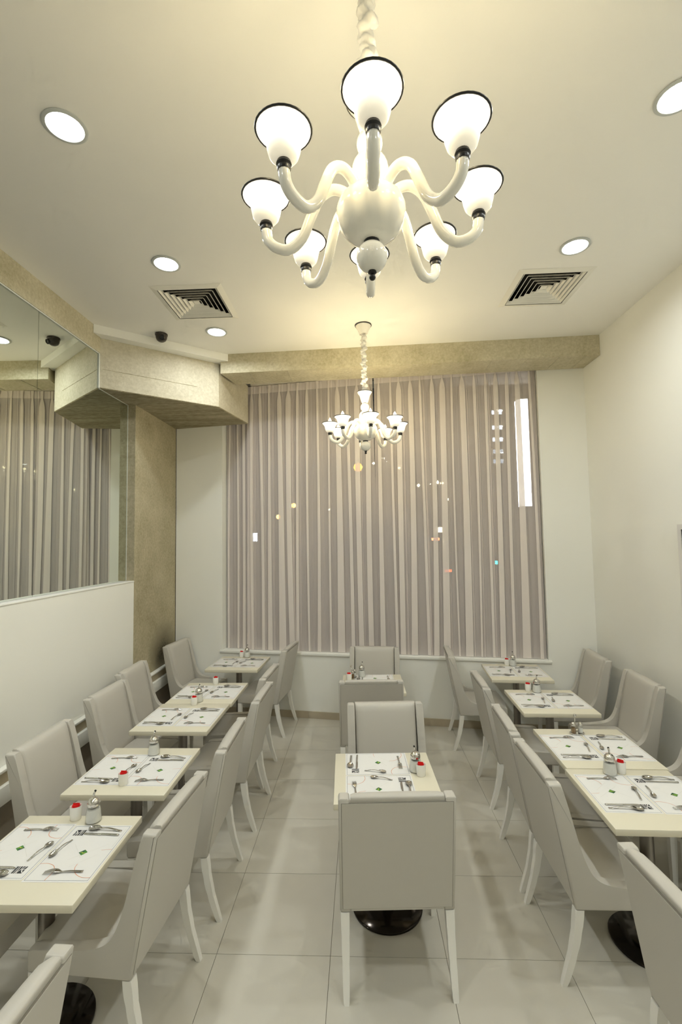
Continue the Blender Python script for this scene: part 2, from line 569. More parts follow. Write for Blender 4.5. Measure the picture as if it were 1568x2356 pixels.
# low rail running along the wall and past the column
def rail(name, y0, y1):
    t = st(empty(name))
    box('rail_cap', XH + 0.001, XH + 0.055, y0, y1, 0.652, 0.672, MT['paint'], t, 0.004)
    box('stone_band', XH + 0.001, XH + 0.03, y0, y1, 0.567, 0.651, MT['ledge'], t)
    box('rail_face', XH + 0.001, XH + 0.06, y0, y1, 0.447, 0.566, MT['paint'], t, 0.003)
    box('base_panel', XH + 0.001, XH + 0.018, y0, y1, 0.001, 0.446, MT['base_panel'], t)
    return t
rail('trim_2', YB, 2.426)
rail('trim_3', 2.428, 3.54)
# concrete column
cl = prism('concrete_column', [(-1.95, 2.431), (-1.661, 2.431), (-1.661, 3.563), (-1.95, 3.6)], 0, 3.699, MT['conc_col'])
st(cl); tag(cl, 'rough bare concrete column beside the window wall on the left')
# capital block hanging at the column head
cA, cB, cC = (-1.738, 1.85), (-0.786, 2.612), (-0.638, 3.392)
ZB0, ZB1 = 3.70, 4.205
bm = bmesh.new()
poly = [cA, cB, cC, (-1.655, 3.558), (-1.95, 3.6), (-1.95, 1.85)]
a = [bm.verts.new((p[0], p[1], ZB0)) for p in poly]; b = [bm.verts.new((p[0], p[1], ZB1)) for p in poly]
bm.faces.new(a[::-1]); bm.faces.new(b)
for i in range(len(poly)):
    bm.faces.new((a[i], a[(i + 1) % len(poly)], b[(i + 1) % len(poly)], b[i]))
bmesh.ops.bevel(bm, geom=[e for e in bm.edges if all(v.co.z < ZB0 + 0.01 for v in e.verts)][:0] or [e for e in bm.edges if abs(e.verts[0].co.z - ZB0) < 1e-4 and abs(e.verts[1].co.z - ZB0) < 1e-4 and max(e.verts[0].co.x, e.verts[1].co.x) > -0.8], offset=0.008, segments=1, affect='EDGES')
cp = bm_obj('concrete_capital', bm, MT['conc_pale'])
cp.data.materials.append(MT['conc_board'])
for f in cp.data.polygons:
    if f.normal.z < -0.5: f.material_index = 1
st(cp); tag(cp, 'faceted concrete capital block hanging over the left column')
# formwork joint line on the capital face: thin recessed shadow strip kept as a real raised fillet
dv = (Vector((cB[0], cB[1], 0)) - Vector((cA[0], cA[1], 0))); dl_ = dv.length; da = math.atan2(dv.y, dv.x)
jl = box('form_joint', 0.02, dl_ - 0.25, -0.0022, -0.0006, 3.893, 3.897, MT['conc_board'], cp)
jl.location = (cA[0], cA[1], 0); jl.rotation_euler = (0, 0, da)
# white bulkhead strip between capital and ceiling
sb = st(prism('trim_4', [(-1.735, 1.722), (-0.655, 2.552), (-0.66, 2.556), (-0.70, 2.62), (-0.79, 2.72), (-1.735, 2.0)], 4.206, ZC - 0.001, MT['paint']))
# beam along the left wall
bl = box('concrete_beam', -1.95, -1.738, YB, 1.848, 4.052, ZC - 0.001, MT['conc'])
st(bl); tag(bl, 'flat concrete beam above the wall mirror')
# beam along the window side
bf = prism('concrete_beam', [(3.36, 2.367), (3.361, 2.746), (-0.668, 2.934), (-0.748, 2.552)], 4.07, ZC - 0.001, MT['conc'])
st(bf); tag(bf, 'concrete beam crossing above the window curtains')
for k, xx in enumerate((-0.42, 0.02, 0.72, 1.16, 1.62, 2.25, 2.62, 2.95, 3.22)):
    ya = 2.552 + (2.367 - 2.552) * (xx + 0.748) / 4.108
    yb = 2.934 + (2.746 - 2.934) * (xx + 0.668) / 4.03
    box('form_joint', xx, xx + 0.006, ya + 0.012, yb - 0.012, 4.0665, 4.0695, MT['conc_pale'], bf)
# mirror in panes
mr = tag(empty('wall_mirror', (0, 0, 0)), 'large frameless wall mirror above the white half wall', 'mirror')
def pane(pts):
    n = len(pts)
    v = [(XM, p[0], p[1]) for p in pts] + [(XM - 0.006, p[0], p[1]) for p in pts]
    f = [tuple(range(n)), tuple(range(2 * n - 1, n - 1, -1))] + [(i, i + n, (i + 1) % n + n, (i + 1) % n) for i in range(n)]
    return mesh_obj('mirror_pane', v, f, MT['mirror'], mr)
ME = 0.0015
pane([(0.982 + ME, 1.767), (2.425, 1.767), (2.425, 3.697), (1.836, 3.697), (1.836, 4.049), (0.982 + ME, 4.049)])
for k in range(5):
    y1 = 0.982 - ME - k * 1.45; y0 = max(y1 - 1.447, YB + 0.01)
    if y1 - y0 > 0.2:
        pane([(y0, 1.767), (y1, 1.767), (y1, 4.049), (y0, 4.049)])
box('sealant_bead', XM + 0.0002, -1.7385, 1.832, 1.8485, 3.70, 4.049, MT['silicone'], mr)
box('sealant_bead', XM + 0.0002, XM + 0.004, 2.4255, 2.4295, 1.767, 3.69, MT['silicone'], mr)
box('sealant_bead', XM + 0.0002, XM + 0.006, 1.85, 2.4295, 3.6945, 3.698, MT['silicone'], mr)
box('edge_trim', XM + 0.0002, -1.7395, YB + 0.01, 1.83, 4.040, 4.0495, MT['silicone'], mr)

# ================================================================= CURTAINS
def curtain(name, s0, s1, z0, z1, npl, seed, label, header=True, t0=0.062, lean0=0.0, lean1=0.0):
    rnd = random.Random(seed)
    root = tag(empty(name, O, WA), label, 'curtain', 'sheer curtains at the window')
    w = (s1 - s0) / npl
    P = []
    for i in range(npl):
        big = rnd.random()
        P.append(dict(c=s0 + (i + 0.5 + rnd.uniform(-0.12, 0.12)) * w, bm=w * (rnd.uniform(0.07, 0.15) if big < 0.55 else rnd.uniform(0.17, 0.27)),
                      bb=w * (rnd.uniform(0.07, 0.18) if big < 0.5 else rnd.uniform(0.20, 0.36)), d=rnd.uniform(0.009, 0.014), sw=rnd.uniform(-0.26, 0.26) * w, sb=rnd.uniform(-0.12, 0.12) * w,
                      bow=rnd.uniform(-0.4, 1.0), tuck=rnd.uniform(0.0, 1.0), tp=rnd.uniform(0.25, 0.6), tw=rnd.uniform(0.05, 0.12) * w))
    H = z1 - z0
    zs = [z1, z1 - 0.05, z1 - 0.10, z1 - 0.13, z1 - 0.17, z1 - 0.22, z1 - 0.30, z1 - 0.42, z1 - 0.6]
    zl = zs[-1]
    k = 12
    zs += [zl + (z0 - zl) * (i + 1) / k for i in range(k)]
    verts, faces, ncol = [], [], None
    for z in zs:
        row = []
        h = z1 - z
        tt = h / H
        e0 = s0 + lean0 * min(1, tt / 0.4); e1 = s1 + lean1 * min(1, tt / 0.4)
        for i, p in enumerate(P):
            c = p['c'] + p['sw'] * max(0, (tt - 0.05) / 0.95) ** 1.2 + p['sb'] * math.sin(tt * 3.0)
            if header:
                if h <= 0.10: b = 0.0085 + 0.007 * (0.10 - h) / 0.10; d = 0.010
                elif h < 0.26:
                    q = (h - 0.10) / 0.16
                    b = 0.0085 + (p['bm'] * 1.12 - 0.0085) * math.sin(q * PI / 2); d = 0.010 + (p['d'] - 0.010) * q
                else:
                    q = (h - 0.26) / (H - 0.26)
                    b = p['bm'] * (1.12 - 0.12 * min(1, q * 4)) + (p['bb'] - p['bm']) * q; d = p['d']
            else:
                b = p['bm'] + (p['bb'] - p['bm']) * tt; d = p['d']
            cl_ = s0 + i * w if i else e0
            cr_ = s0 + (i + 1) * w if i < npl - 1 else e1
            g = min(1, h / 0.4)
            bow = 0.008 * p['bow'] * g
            # a shallow extra tuck in the flat part, doubling the voile along a narrow line
            tk = p['tw'] * g if p['tuck'] > 0.5 else 0.0005
            lo, hi = c + b, cr_
            tc_ = lo + (hi - lo) * p['tp']
            row += [(cl_, 0.0), (cl_ + (c - b - cl_) * 0.5, bow), (c - b, 0.0), (c + b, -0.001), (c + b + 0.0012, -d * 0.3), (c + b, -d * 0.5),
                    (c - b, -d * 0.55), (c - b - 0.0012, -d * 0.75), (c - b, -d), (c, -d * 1.12), (c + b, -d), (c + b + 0.002, -d * 0.8), (c + b + 0.003, -0.001),
                    (lo + (tc_ - lo) * 0.6, bow * 0.4), (tc_ + tk * 0.5, bow * 0.6), (tc_ - tk * 0.5, bow * 0.6 - 0.003), (tc_ + tk * 0.6, bow * 0.6 - 0.006), (tc_ + (hi - tc_) * 0.6, bow * 0.4)]
        row.append((e1, 0.0))
        ncol = len(row)
        for s, t in row:
            zz = z
            if z == z0:
                zz = z + 0.004 * math.sin(s * 23) + 0.004
            verts.append((s, t0 + t, zz))
    fm = []
    for r in range(len(zs) - 1):
        for q in range(ncol - 1):
            faces.append((r * ncol + q, r * ncol + q + 1, (r + 1) * ncol + q + 1, (r + 1) * ncol + q))
            fm.append(1 if header and zs[r + 1] >= z1 - 0.101 and q % 18 not in (8, 9) else (2 if q % 18 in (8, 9) else 0))
    mesh_obj('voile_panel', verts, faces, None, root, smooth=False, fmats=fm, mats=[MT['sheer'], MT['header'], MT['fold']])
    return root
curtain('sheer_curtain', S0 + 0.012, 1.06, ZS + 0.004, 3.98, 4, 3, 'narrow sheer curtain strip hanging below the concrete capital', header=False, t0=0.115)
curtain('sheer_curtain', 0.985, 2.662, ZS + 0.004, 4.215, 13, 11, 'mauve sheer pleated curtain left of the dark centre gap', t0=0.066, lean1=0.010)
curtain('sheer_curtain', 2.682, S1 - 0.012, ZS + 0.004, 4.215, 15, 29, 'mauve sheer pleated curtain right of the dark centre gap', lean0=-0.009)
cr = tag(empty('curtain_rail', O, WA), 'white curtain rail hidden behind the concrete beam', 'curtain rail')
wbox('track', 1.05, S1 - 0.02, 0.03, 0.085, 4.222, ZT - 0.001, MT['rail'], cr)

# ================================================================= OUTSIDE AT NIGHT
st(box('ground', -40, 60, 4.2, 90, -0.6, -0.5, MT['asphalt']))
def street_lamp(p, r, col, s, label):
    t = tag(empty('street_lamp', (p[0], p[1], -0.5)), label, 'street lamp', 'night lights outside the window')
    h = p[2] + 0.5
    tube('pole', [(0, 0.25, 0), (0, 0.25, h * 0.96), (0, 0.2, h + r), (0, 0.08, h + r + 0.04)], 0.04, MT['blackplastic'], t, 8)
    lathe('lamp_head', [(0.0, -r), (r * 0.7, -r * 0.7), (r, 0), (r * 0.7, r * 0.7), (0.0, r)], glow('lamp_glow', col, s * 2.0), t, 12, (0, 0, h))
    return t
LAMPS = [((0.73, 22, 6.02), 0.24, '#ff9c2c', 5, 'bright orange street lamp seen through the curtain under the small chandelier'),
         ((-4.95, 30, 3.9), 0.16, '#ffb450', 8, 'orange street lamp low behind the left curtain, the leftmost amber glow'),
         ((-3.58, 28, 4.52), 0.16, '#ffb450', 8, 'orange street lamp behind the left curtain, right of the leftmost amber glow'),
         ((2.11, 40, 9.18), 0.10, '#ffd79a', 30, 'faint high street lamp right beside the centre gap'),
         ((4.44, 40, 8.68), 0.13, '#ffd79a', 30, 'faint high street lamp in the right curtain under the small chandelier'),
         ((6.76, 45, 7.62), 0.13, '#ffe6a8', 30, 'pale distant street lamp, first of the upper row in the right curtain'),
         ((7.47, 45, 7.91), 0.12, '#ffe6a8', 26, 'pale distant street lamp, second of the upper row in the right curtain'),
         ((8.70, 45, 7.89), 0.13, '#ffe6a8', 28, 'pale distant street lamp, third of the upper row in the right curtain'),
         ((9.22, 45, 7.79), 0.11, '#ffe6a8', 24, 'pale distant street lamp, last of the upper row in the right curtain'),
         ((10.68, 50, 6.56), 0.12, '#ffe0a0', 24, 'pale distant street lamp, first of the lower row in the right curtain'),
         ((12.31, 50, 6.52), 0.12, '#ffe0a0', 24, 'pale distant street lamp, middle of the lower row in the right curtain'),
         ((-2.36, 45, 5.36), 0.10, '#fff0d0', 16, 'tiny pale street lamp in the middle of the left curtain')]
for a in LAMPS:
    street_lamp(*a)
def small_sign(name, p, w, h, col, s, label, cat):
    t = tag(empty(name, (p[0], p[1], -0.5)), label, cat)
    z = p[2] + 0.5
    box('post', -0.03, 0.03, 0.06, 0.12, 0, z, MT['blackplastic'], t)
    box('housing', -w / 2 - 0.03, w / 2 + 0.03, 0.0, 0.06, z - h / 2 - 0.03, z + h / 2 + 0.03, MT['blackplastic'], t)
    box('lit_face', -w / 2, w / 2, -0.02, -0.001, z - h / 2, z + h / 2, glow('sign_glow', col, s), t)
    return t
small_sign('lit_sign', (5.89, 28, 2.75), 0.5, 0.34, '#ffe6c0', 5, 'white lit shop sign glowing low in the right curtain', 'sign')
small_sign('lit_sign', (5.60, 27.8, 2.15), 0.5, 0.16, '#ff7a50', 9, 'red lit strip beneath the white shop sign', 'sign')
small_sign('lit_sign', (6.12, 27.9, 1.95), 0.10, 0.9, '#ffe6c0', 4, 'slim white lit strip right of the shop sign', 'sign')
small_sign('lit_sign', (-5.73, 26, 2.46), 0.35, 0.5, '#dfe8ff', 9, 'small bluish lit sign at the far left of the curtains', 'sign')
small_sign('traffic_signal', (6.01, 26, 0.24), 0.42, 0.14, '#ff4520', 12, 'red signal light low behind the right curtain', 'signal')
small_sign('traffic_signal', (8.9, 26, 0.69), 0.14, 0.2, '#20d8c8', 14, 'green signal light low behind the right curtain', 'signal')
# lit blade sign just outside the glass
t = tag(empty('blade_sign', (3.295, 4.6, -0.5)), 'tall bright white light box outside the right end of the window', 'sign')
box('lit_face', -0.075, 0.075, -0.075, 0.075, 3.13, 4.76, glow('blade_glow', '#fff3ee', 9.0), t)
box('end_cap', -0.085, 0.085, -0.085, 0.085, 4.761, 4.80, MT['blackplastic'], t)
box('end_cap', -0.085, 0.085, -0.085, 0.085, 3.09, 3.129, MT['blackplastic'], t)
box('post', -0.04, 0.04, -0.04, 0.04, 0.0, 3.089, MT['blackplastic'], t)
# tower with a few lit windows
t = tag(empty('tower_block', (13.5, 40, -0.5)), 'dark tower block with a column of lit windows', 'building')
box('body', -3, 5, 0.05, 9, 0, 22, MT['facade'], t)
for k, z in enumerate((14.1, 12.7, 11.6, 10.5, 9.6)):
    for dx in (-0.35, 0.15):
        box('window', dx - 0.2, dx + 0.2, 0.0, 0.045, z - 0.18, z + 0.18, glow('window_glow', '#dfeaff', 2.6 if k < 3 else 0.9), t)

# ================================================================= CEILING FITTINGS
def make_down():
    t = empty('downlight')
    lathe('trim_ring', [(0.083, -0.001), (0.104, -0.001), (0.106, -0.006), (0.100, -0.010), (0.088, -0.010), (0.083, -0.004)], MT['ring'], t, 40, cap0=False, cap1=False)
    # glass lens with eight clip notches round its edge
    n = 48
    pts = []
    for i in range(n):
        a = 2 * PI * i / n
        r = 0.080 if i % 6 else 0.074
        pts.append((r * math.cos(a), r * math.sin(a)))
    v = [(x, y, -0.0085) for x, y in pts] + [(x, y, -0.001) for x, y in pts]
    f = [tuple(range(n))[::-1]] + [(i, (i + 1) % n, (i + 1) % n + n, i + n) for i in range(n)]
    mesh_obj('lens', v, f, MT['down'], t)
    ld = bpy.data.lights.new('lamp', 'AREA')
    ld.shape = 'DISK'; ld.size = 0.15; ld.energy = DOWN_WATT; ld.color = (0.955, 1.0, 0.985); ld.spread = math.radians(164)
    lo = bpy.data.objects.new('lamp', ld); COL.objects.link(lo); lo.parent = t
    lo.location = (0, 0, -0.0105)
    return t
DL = Proto(make_down)
for x, y, lb in ((-0.660, -0.374, 'round downlight at the upper left of the ceiling, nearest on the left'),
                 (-0.638, 0.811, 'round downlight beside the left air vent, middle of the left row'),
                 (-0.614, 1.980, 'round downlight nearest the security camera and the beam'),
                 (2.411, 0.808, 'round downlight beside the right air vent'),
                 (2.382, -0.357, 'round downlight at the right edge, nearest on the right'),
                 (-0.67, -1.56, 'added unseen downlight above the viewer on the left side'),  # from here on: unseen lamps added to brighten the near room
                 (2.37, -1.55, 'added unseen downlight above the viewer on the right side'),
                 (-0.67, -3.30, 'added unseen downlight at the rear of the room on the left side'),
                 (2.37, -3.30, 'added unseen downlight at the rear of the room on the right side')):
    DL.get((x, y, ZC), 0, label=lb, cat='downlight', group='recessed ceiling downlights')

def ring_frame(name, ao, zo, ai, zi, th, m, parent):
    """sloped square ring, lower-outer half size ao at zo, upper-inner half size ai at zi"""
    def sq(a, z): return [(-a, -a, z), (a, -a, z), (a, a, z), (-a, a, z)]
    v = sq(ao, zo) + sq(ai, zi) + sq(ao - th, zo + 0.0002) + sq(ai - th, zi)
    f = []
    for i in range(4):
        j = (i + 1) % 4
        f += [(i, j, 4 + j, 4 + i), (8 + i, 12 + i, 12 + j, 8 + j), (i, 8 + i, 8 + j, j), (4 + i, 4 + j, 12 + j, 12 + i)]
    return mesh_obj(name, v, f, m, parent)
def make_vent():
    t = empty('air_vent')
    ring_frame('frame', 0.302, -0.001, 0.258, -0.012, 0.004, MT['vent'], t)
    fl_ = ring_frame('frame_lip', 0.302, -0.0012, 0.256, -0.0125, 0.003, MT['vent'], t)
    bm = bmesh.new(); add_box(bm, -0.255, 0.255, -0.255, 0.255, 0.118, 0.122)
    bm_obj('duct_back', bm, MT['dark'], t)
    ring_frame('duct_box', 0.258, -0.004, 0.2579, 0.118, 0.002, MT['dark'], t)
    for k in range(6):
        a = 0.248 - k * 0.038
        ring_frame('louver', a, -0.010, a - 0.022, 0.014, 0.002, MT['vent'], t)
    bm = bmesh.new(); add_box(bm, -0.026, 0.026, -0.026, 0.026, 0.004, 0.008)
    bm_obj('centre_plate', bm, MT['vent'], t)
    return t
VP_ = Proto(make_vent)
for (x, y), lb in zip(VENTS, ('square louvred air vent on the ceiling at left', 'square louvred air vent on the ceiling at right')):
    VP_.get((x, y, ZC), 0, label=lb, cat='air vent', group='ceiling air vents')

# security camera dome
t = tag(empty('security_camera', (-1.185, 1.99, ZC)), 'dark dome security camera on the ceiling near the mirror', 'camera')
lathe('base', [(0.0, -0.001), (0.060, -0.001), (0.062, -0.012), (0.058, -0.022), (0.0, -0.022)], MT['cctv'], t, 28)
lathe('dome', [(0.056, -0.022), (0.054, -0.045), (0.044, -0.066), (0.026, -0.079), (0.0, -0.083)], MT['cctv'], t, 28, cap0=False)
o = lathe('lens_barrel', [(0.0, 0.0), (0.024, 0.0), (0.026, 0.03), (0.018, 0.034), (0.016, 0.028), (0.0, 0.028)], MT['blackplastic'], t, 20)
o.location = (0.02, -0.028, -0.045); o.rotation_euler = (math.radians(120), 0, math.radians(24))

# ================================================================= CHANDELIERS
def make_chandelier(rot, seed, gain):
    rnd = random.Random(seed)
    t = empty('chandelier')
    Z = lambda z: z - ZC                      # heights are given above the floor
    lathe('canopy', [(0.079, Z(4.288)), (0.074, Z(4.272)), (0.058, Z(4.245)), (0.046, Z(4.215)), (0.038, Z(4.20)), (0.0, Z(4.20))], MT['opal'], t, 32)
    torus('canopy_rim', 0.079, 0.0045, Z(4.2835), MT['blackplastic'], t)
    # gathered fabric sleeve over the chain
    verts, faces = [], []
    n, k = 20, 70
    for i in range(k + 1):
        z = 4.2 + (3.585 - 4.2) * i / k
        ox = 0.006 * math.sin(i * 0.55 + seed); oy = 0.006 * math.cos(i * 0.43)
        for q in range(n):
            a = 2 * PI * q / n
            r = 0.024 + 0.007 * math.sin(i * 0.9 + 1.0 * a + seed) + 0.005 * math.sin(i * 1.7 - 2 * a) + 0.003 * rnd.uniform(-1, 1)
            verts.append((ox + r * math.cos(a), oy + r * math.sin(a), Z(z) + 0.006 * math.sin(a * 2 + i)))
    for i in range(k):
        for q in range(n):
            q2 = (q + 1) % n
            faces.append((i * n + q, i * n + q2, (i + 1) * n + q2, (i + 1) * n + q))
    mesh_obj('chain_sleeve', verts, faces, MT['fabric'], t, smooth=True)
    bell = lathe('bell', [(0.074, Z(3.612)), (0.064, Z(3.596)), (0.050, Z(3.575)), (0.043, Z(3.545)), (0.034, Z(3.515)), (0.026, Z(3.503)), (0.0, Z(3.503))], MT['opal'], t, 32)
    torus('bell_rim', 0.074, 0.0035, Z(3.612), MT['blackplastic'], bell)
    def ball(name, zc, r, sq=1.0):
        pr = [(r * math.sin(PI * i / 16), Z(zc) - r * sq * math.cos(PI * i / 16)) for i in range(17)]
        pr[0] = (0.0, pr[0][1]); pr[-1] = (0.0, pr[-1][1])
        return lathe(name, pr, MT['opal'], t, 32, sharp=80)
    lathe('collar', [(0.0, Z(3.509)), (0.022, Z(3.509)), (0.022, Z(3.500)), (0.0, Z(3.500))], MT['blackplastic'], t, 20)
    ball('upper_ball', 3.463, 0.043)
    lathe('collar', [(0.0, Z(3.430)), (0.022, Z(3.430)), (0.022, Z(3.420)), (0.0, Z(3.420))], MT['blackplastic'], t, 20)
    ball('middle_ball', 3.371, 0.060)
    lathe('neck', [(0.0, Z(3.330)), (0.030, Z(3.330)), (0.046, Z(3.306)), (0.058, Z(3.280)), (0.0, Z(3.280))], MT['opal'], t, 24)
    lathe('bowl', [(0.052, Z(3.290)), (0.088, Z(3.277)), (0.106, Z(3.257)), (0.113, Z(3.235)), (0.112, Z(3.210)), (0.102, Z(3.180)), (0.084, Z(3.156)), (0.058, Z(3.139)), (0.030, Z(3.130)), (0.0, Z(3.128))], MT['opal'], t, 40, sharp=80)
    lathe('collar', [(0.0, Z(3.134)), (0.024, Z(3.134)), (0.026, Z(3.128)), (0.022, Z(3.122)), (0.0, Z(3.122))], MT['blackplastic'], t, 20)
    ball('lower_ball', 3.077, 0.050)
    lathe('finial', [(0.0, Z(3.030)), (0.013, Z(3.030)), (0.014, Z(3.024)), (0.006, Z(3.019)), (0.010, Z(3.013)), (0.011, Z(3.007)), (0.007, Z(3.001)), (0.0, Z(2.998))], MT['blackplastic'], t, 16)
    prof = catmull([(0.062, 0, 3.268), (0.085, 0, 3.300), (0.125, 0, 3.312), (0.165, 0, 3.286), (0.195, 0, 3.225), (0.225, 0, 3.155), (0.268, 0, 3.116), (0.312, 0, 3.124), (0.338, 0, 3.150), (0.345, 0, 3.186)], 5)
    ar, sh, rm, bu, co = None, None, None, None, None
    for k in range(8):
        a = rot + k * PI / 4
        if ar is None:
            ar = tube('arm', [(p.x, 0, Z(p.z)) for p in prof], 0.0172, MT['opal'], t, 12)
            co = lathe('candle_collar', [(0.0, Z(3.183)), (0.018, Z(3.183)), (0.020, Z(3.190)), (0.018, Z(3.196)), (0.022, Z(3.201)), (0.019, Z(3.210)), (0.0, Z(3.210))], MT['blackplastic'], t, 18, (0.345, 0, 0))
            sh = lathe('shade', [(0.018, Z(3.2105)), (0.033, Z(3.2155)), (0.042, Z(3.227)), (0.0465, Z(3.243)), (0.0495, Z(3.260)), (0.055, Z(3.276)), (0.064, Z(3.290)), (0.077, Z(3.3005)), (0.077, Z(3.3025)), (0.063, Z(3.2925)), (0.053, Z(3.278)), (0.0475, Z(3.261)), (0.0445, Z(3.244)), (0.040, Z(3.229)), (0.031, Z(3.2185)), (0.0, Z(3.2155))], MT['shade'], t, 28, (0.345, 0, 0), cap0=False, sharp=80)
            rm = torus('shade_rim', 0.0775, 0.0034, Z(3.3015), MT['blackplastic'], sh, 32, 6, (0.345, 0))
            bu = lathe('bulb', [(0.010, Z(3.217)), (0.011, Z(3.240)), (0.019, Z(3.266)), (0.022, Z(3.290)), (0.019, Z(3.314)), (0.011, Z(3.338)), (0.0, Z(3.356))], MT['bulb'], t, 14, (0.345, 0, 0))
            objs = [ar, co, sh, bu]
        else:
            objs = []
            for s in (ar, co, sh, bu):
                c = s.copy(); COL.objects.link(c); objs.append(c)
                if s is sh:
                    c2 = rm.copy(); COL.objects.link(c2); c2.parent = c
        for c in objs:
            c.rotation_euler = (0, 0, a)
        ld = bpy.data.lights.new('bulb_light', 'POINT')
        ld.energy = BULB_WATT * gain; ld.color = (1.0, 0.83, 0.48); ld.shadow_soft_size = 0.02
        lo = bpy.data.objects.new('bulb_light', ld); COL.objects.link(lo); lo.parent = t
        lo.location = (0.345 * math.cos(a), 0.345 * math.sin(a), Z(3.374))
    return t
c1 = make_chandelier(math.radians(-90.5), 1, 0.85)
c1.location = (0.854, -1.102, ZC)
tag(c1, 'large white glass chandelier with eight lit cups near the viewer', 'chandelier', 'opal glass chandeliers')
c2 = make_chandelier(math.radians(-82.5), 5, 1.15)
c2.location = (0.865, 1.952, ZC)
tag(c2, 'smaller looking white glass chandelier hanging before the curtains', 'chandelier', 'opal glass chandeliers')

# ================================================================= CHAIRS
def loft_profile_panel(name, prof, y0, y1, m, parent, bev=0.008, seg=2):
    bm = bmesh.new()
    a = [bm.verts.new((p[0], y0, p[1])) for p in prof]
    b = [bm.verts.new((p[0], y1, p[1])) for p in prof]
    n = len(prof)
    fa = bm.faces.new(a); fb = bm.faces.new(b[::-1])
    for i in range(n):
        bm.faces.new((a[i], b[i], b[(i + 1) % n], a[(i + 1) % n]))
    if bev:
        es = list(fa.edges) + list(fb.edges)
        bmesh.ops.bevel(bm, geom=es, offset=bev, segments=seg, affect='EDGES', profile=0.5)
    return bm_obj(name, bm, m, parent, auto=45)
def make_chair():
    t = empty('dining_chair')
    HW, TW = 0.28, 0.054
    front = catmull([(0.062, 0, 0.944), (0.104, 0, 0.79), (0.136, 0, 0.665), (0.160, 0, 0.59), (0.190, 0, 0.527), (0.230, 0, 0.490), (0.292, 0, 0.470), (0.39, 0, 0.459), (0.545, 0, 0.450)], 4)
    prof = [(0.004, 0.944)] + [(p.x, p.z) for p in front] + [(0.568, 0.446), (0.575, 0.435), (0.575, 0.368), (0.568, 0.356), (0.112, 0.356), (0.106, 0.362), (0.0, 0.937)]
    for s in (-1, 1):
        y0, y1 = (HW - TW, HW) if s > 0 else (-HW, -HW + TW)
        loft_profile_panel('side_panel', prof, y0, y1, MT['leather'], t, 0.011, 3)
    # back cushion, bulging forward, with rounded top
    bw = HW - TW - 0.004
    bm = bmesh.new()
    rows = []
    zs = [0.420, 0.47, 0.55, 0.65, 0.75, 0.84, 0.90, 0.932, 0.943, 0.951]
    ys = [-1, -0.965, -0.9, -0.7, -0.35, 0, 0.35, 0.7, 0.9, 0.965, 1]
    nz = len(zs)
    def xr(z): return 0.008 + (0.944 - z) / (0.944 - 0.356) * 0.1
    front_pts, back_pts = [], []
    for i, z in enumerate(zs):
        th = [0.082, 0.083, 0.081, 0.077, 0.072, 0.067, 0.063, 0.058, 0.050, 0.036][i]
        rf, rb = [], []
        for y in ys:
            e = 1 - max(0, (abs(y) - 0.88) / 0.12) ** 2 * 0.32
            bulge = 0.008 * (1 - y * y)
            rf.append(bm.verts.new((xr(z) + (th + bulge) * e, y * bw, z)))
            rb.append(bm.verts.new((xr(z) + (-0.003 if i > 5 else 0.004) + (0.006 if i == nz - 1 else 0.0), y * bw, z)))
        front_pts.append(rf); back_pts.append(rb)
    for g, fl2 in ((front_pts, 1), (back_pts, 0)):
        for i in range(nz - 1):
            for q in range(len(ys) - 1):
                bm.faces.new((g[i][q], g[i][q + 1], g[i + 1][q + 1], g[i + 1][q]))
    for q in range(len(ys) - 1):
        bm.faces.new((front_pts[-1][q], front_pts[-1][q + 1], back_pts[-1][q + 1], back_pts[-1][q]))
        bm.faces.new((front_pts[0][q], front_pts[0][q + 1], back_pts[0][q + 1], back_pts[0][q]))
    for i in range(nz - 1):
        for q in (0, -1):
            bm.faces.new((front_pts[i][q], front_pts[i + 1][q], back_pts[i + 1][q], back_pts[i][q]))
    bm_obj('back_cushion', bm, MT['leather'], t, auto=60)
    # rear skin panel with stitched border
    def rear(name, inset, off, th, m, par):
        v = []
        L0 = Vector((0.106, 0, 0.362)); L1 = Vector((0.0, 0, 0.937)); d = (L1 - L0).normalized(); nrm = Vector((-d.z, 0, d.x))
        if nrm.x > 0: nrm = -nrm
        A, B = L0 + d * inset, L1 - d * inset
        y = HW - inset
        base = [A + Vector((0, -y, 0)), A + Vector((0, y, 0)), B + Vector((0, y, 0)), B + Vector((0, -y, 0))]
        v = [p + nrm * off for p in base] + [p + nrm * (off + th) for p in base]
        f = [(0, 1, 2, 3), (7, 6, 5, 4), (0, 4, 5, 1), (1, 5, 6, 2), (2, 6, 7, 3), (3, 7, 4, 0)]
        return mesh_obj(name, v, f, m, par)
    mid = rear('back_seam', 0.013, -0.006, 0.0066, MT['seam'], t)
    bk = rear('back_panel', 0.0155, -0.004, 0.0062, MT['leather'], t)
    # fill behind cushion between side panels
    loft_profile_panel('frame_rail', [(0.006, 0.937), (0.018, 0.937), (0.118, 0.372), (0.118, 0.362), (0.108, 0.362)], -HW + TW + 0.001, HW - TW - 0.001, MT['leather'], t, 0)
    # seat cushion
    bm = bmesh.new()
    sw = HW - TW - 0.003
    nx, ny = 10, 10
    top = []
    for i in range(nx + 1):
        r = []
        u = i / nx
        x = 0.185 + u * (0.576 - 0.185)
        for q in range(ny + 1):
            w = -1 + 2 * q / ny
            crown = 0.014 * (1 - w * w) * math.sin(min(1, u * 1.0) * PI * 0.5 + 0.5)
            edge = -0.012 * max(0, (u - 0.9) / 0.1) ** 2 - 0.006 * max(0, (abs(w) - 0.8) / 0.2) ** 2
            r.append(bm.verts.new((x, w * sw, 0.454 + crown + edge)))
        top.append(r)
    botf = [bm.verts.new((0.579, -sw + 2 * sw * q / ny, 0.40)) for q in range(ny + 1)]
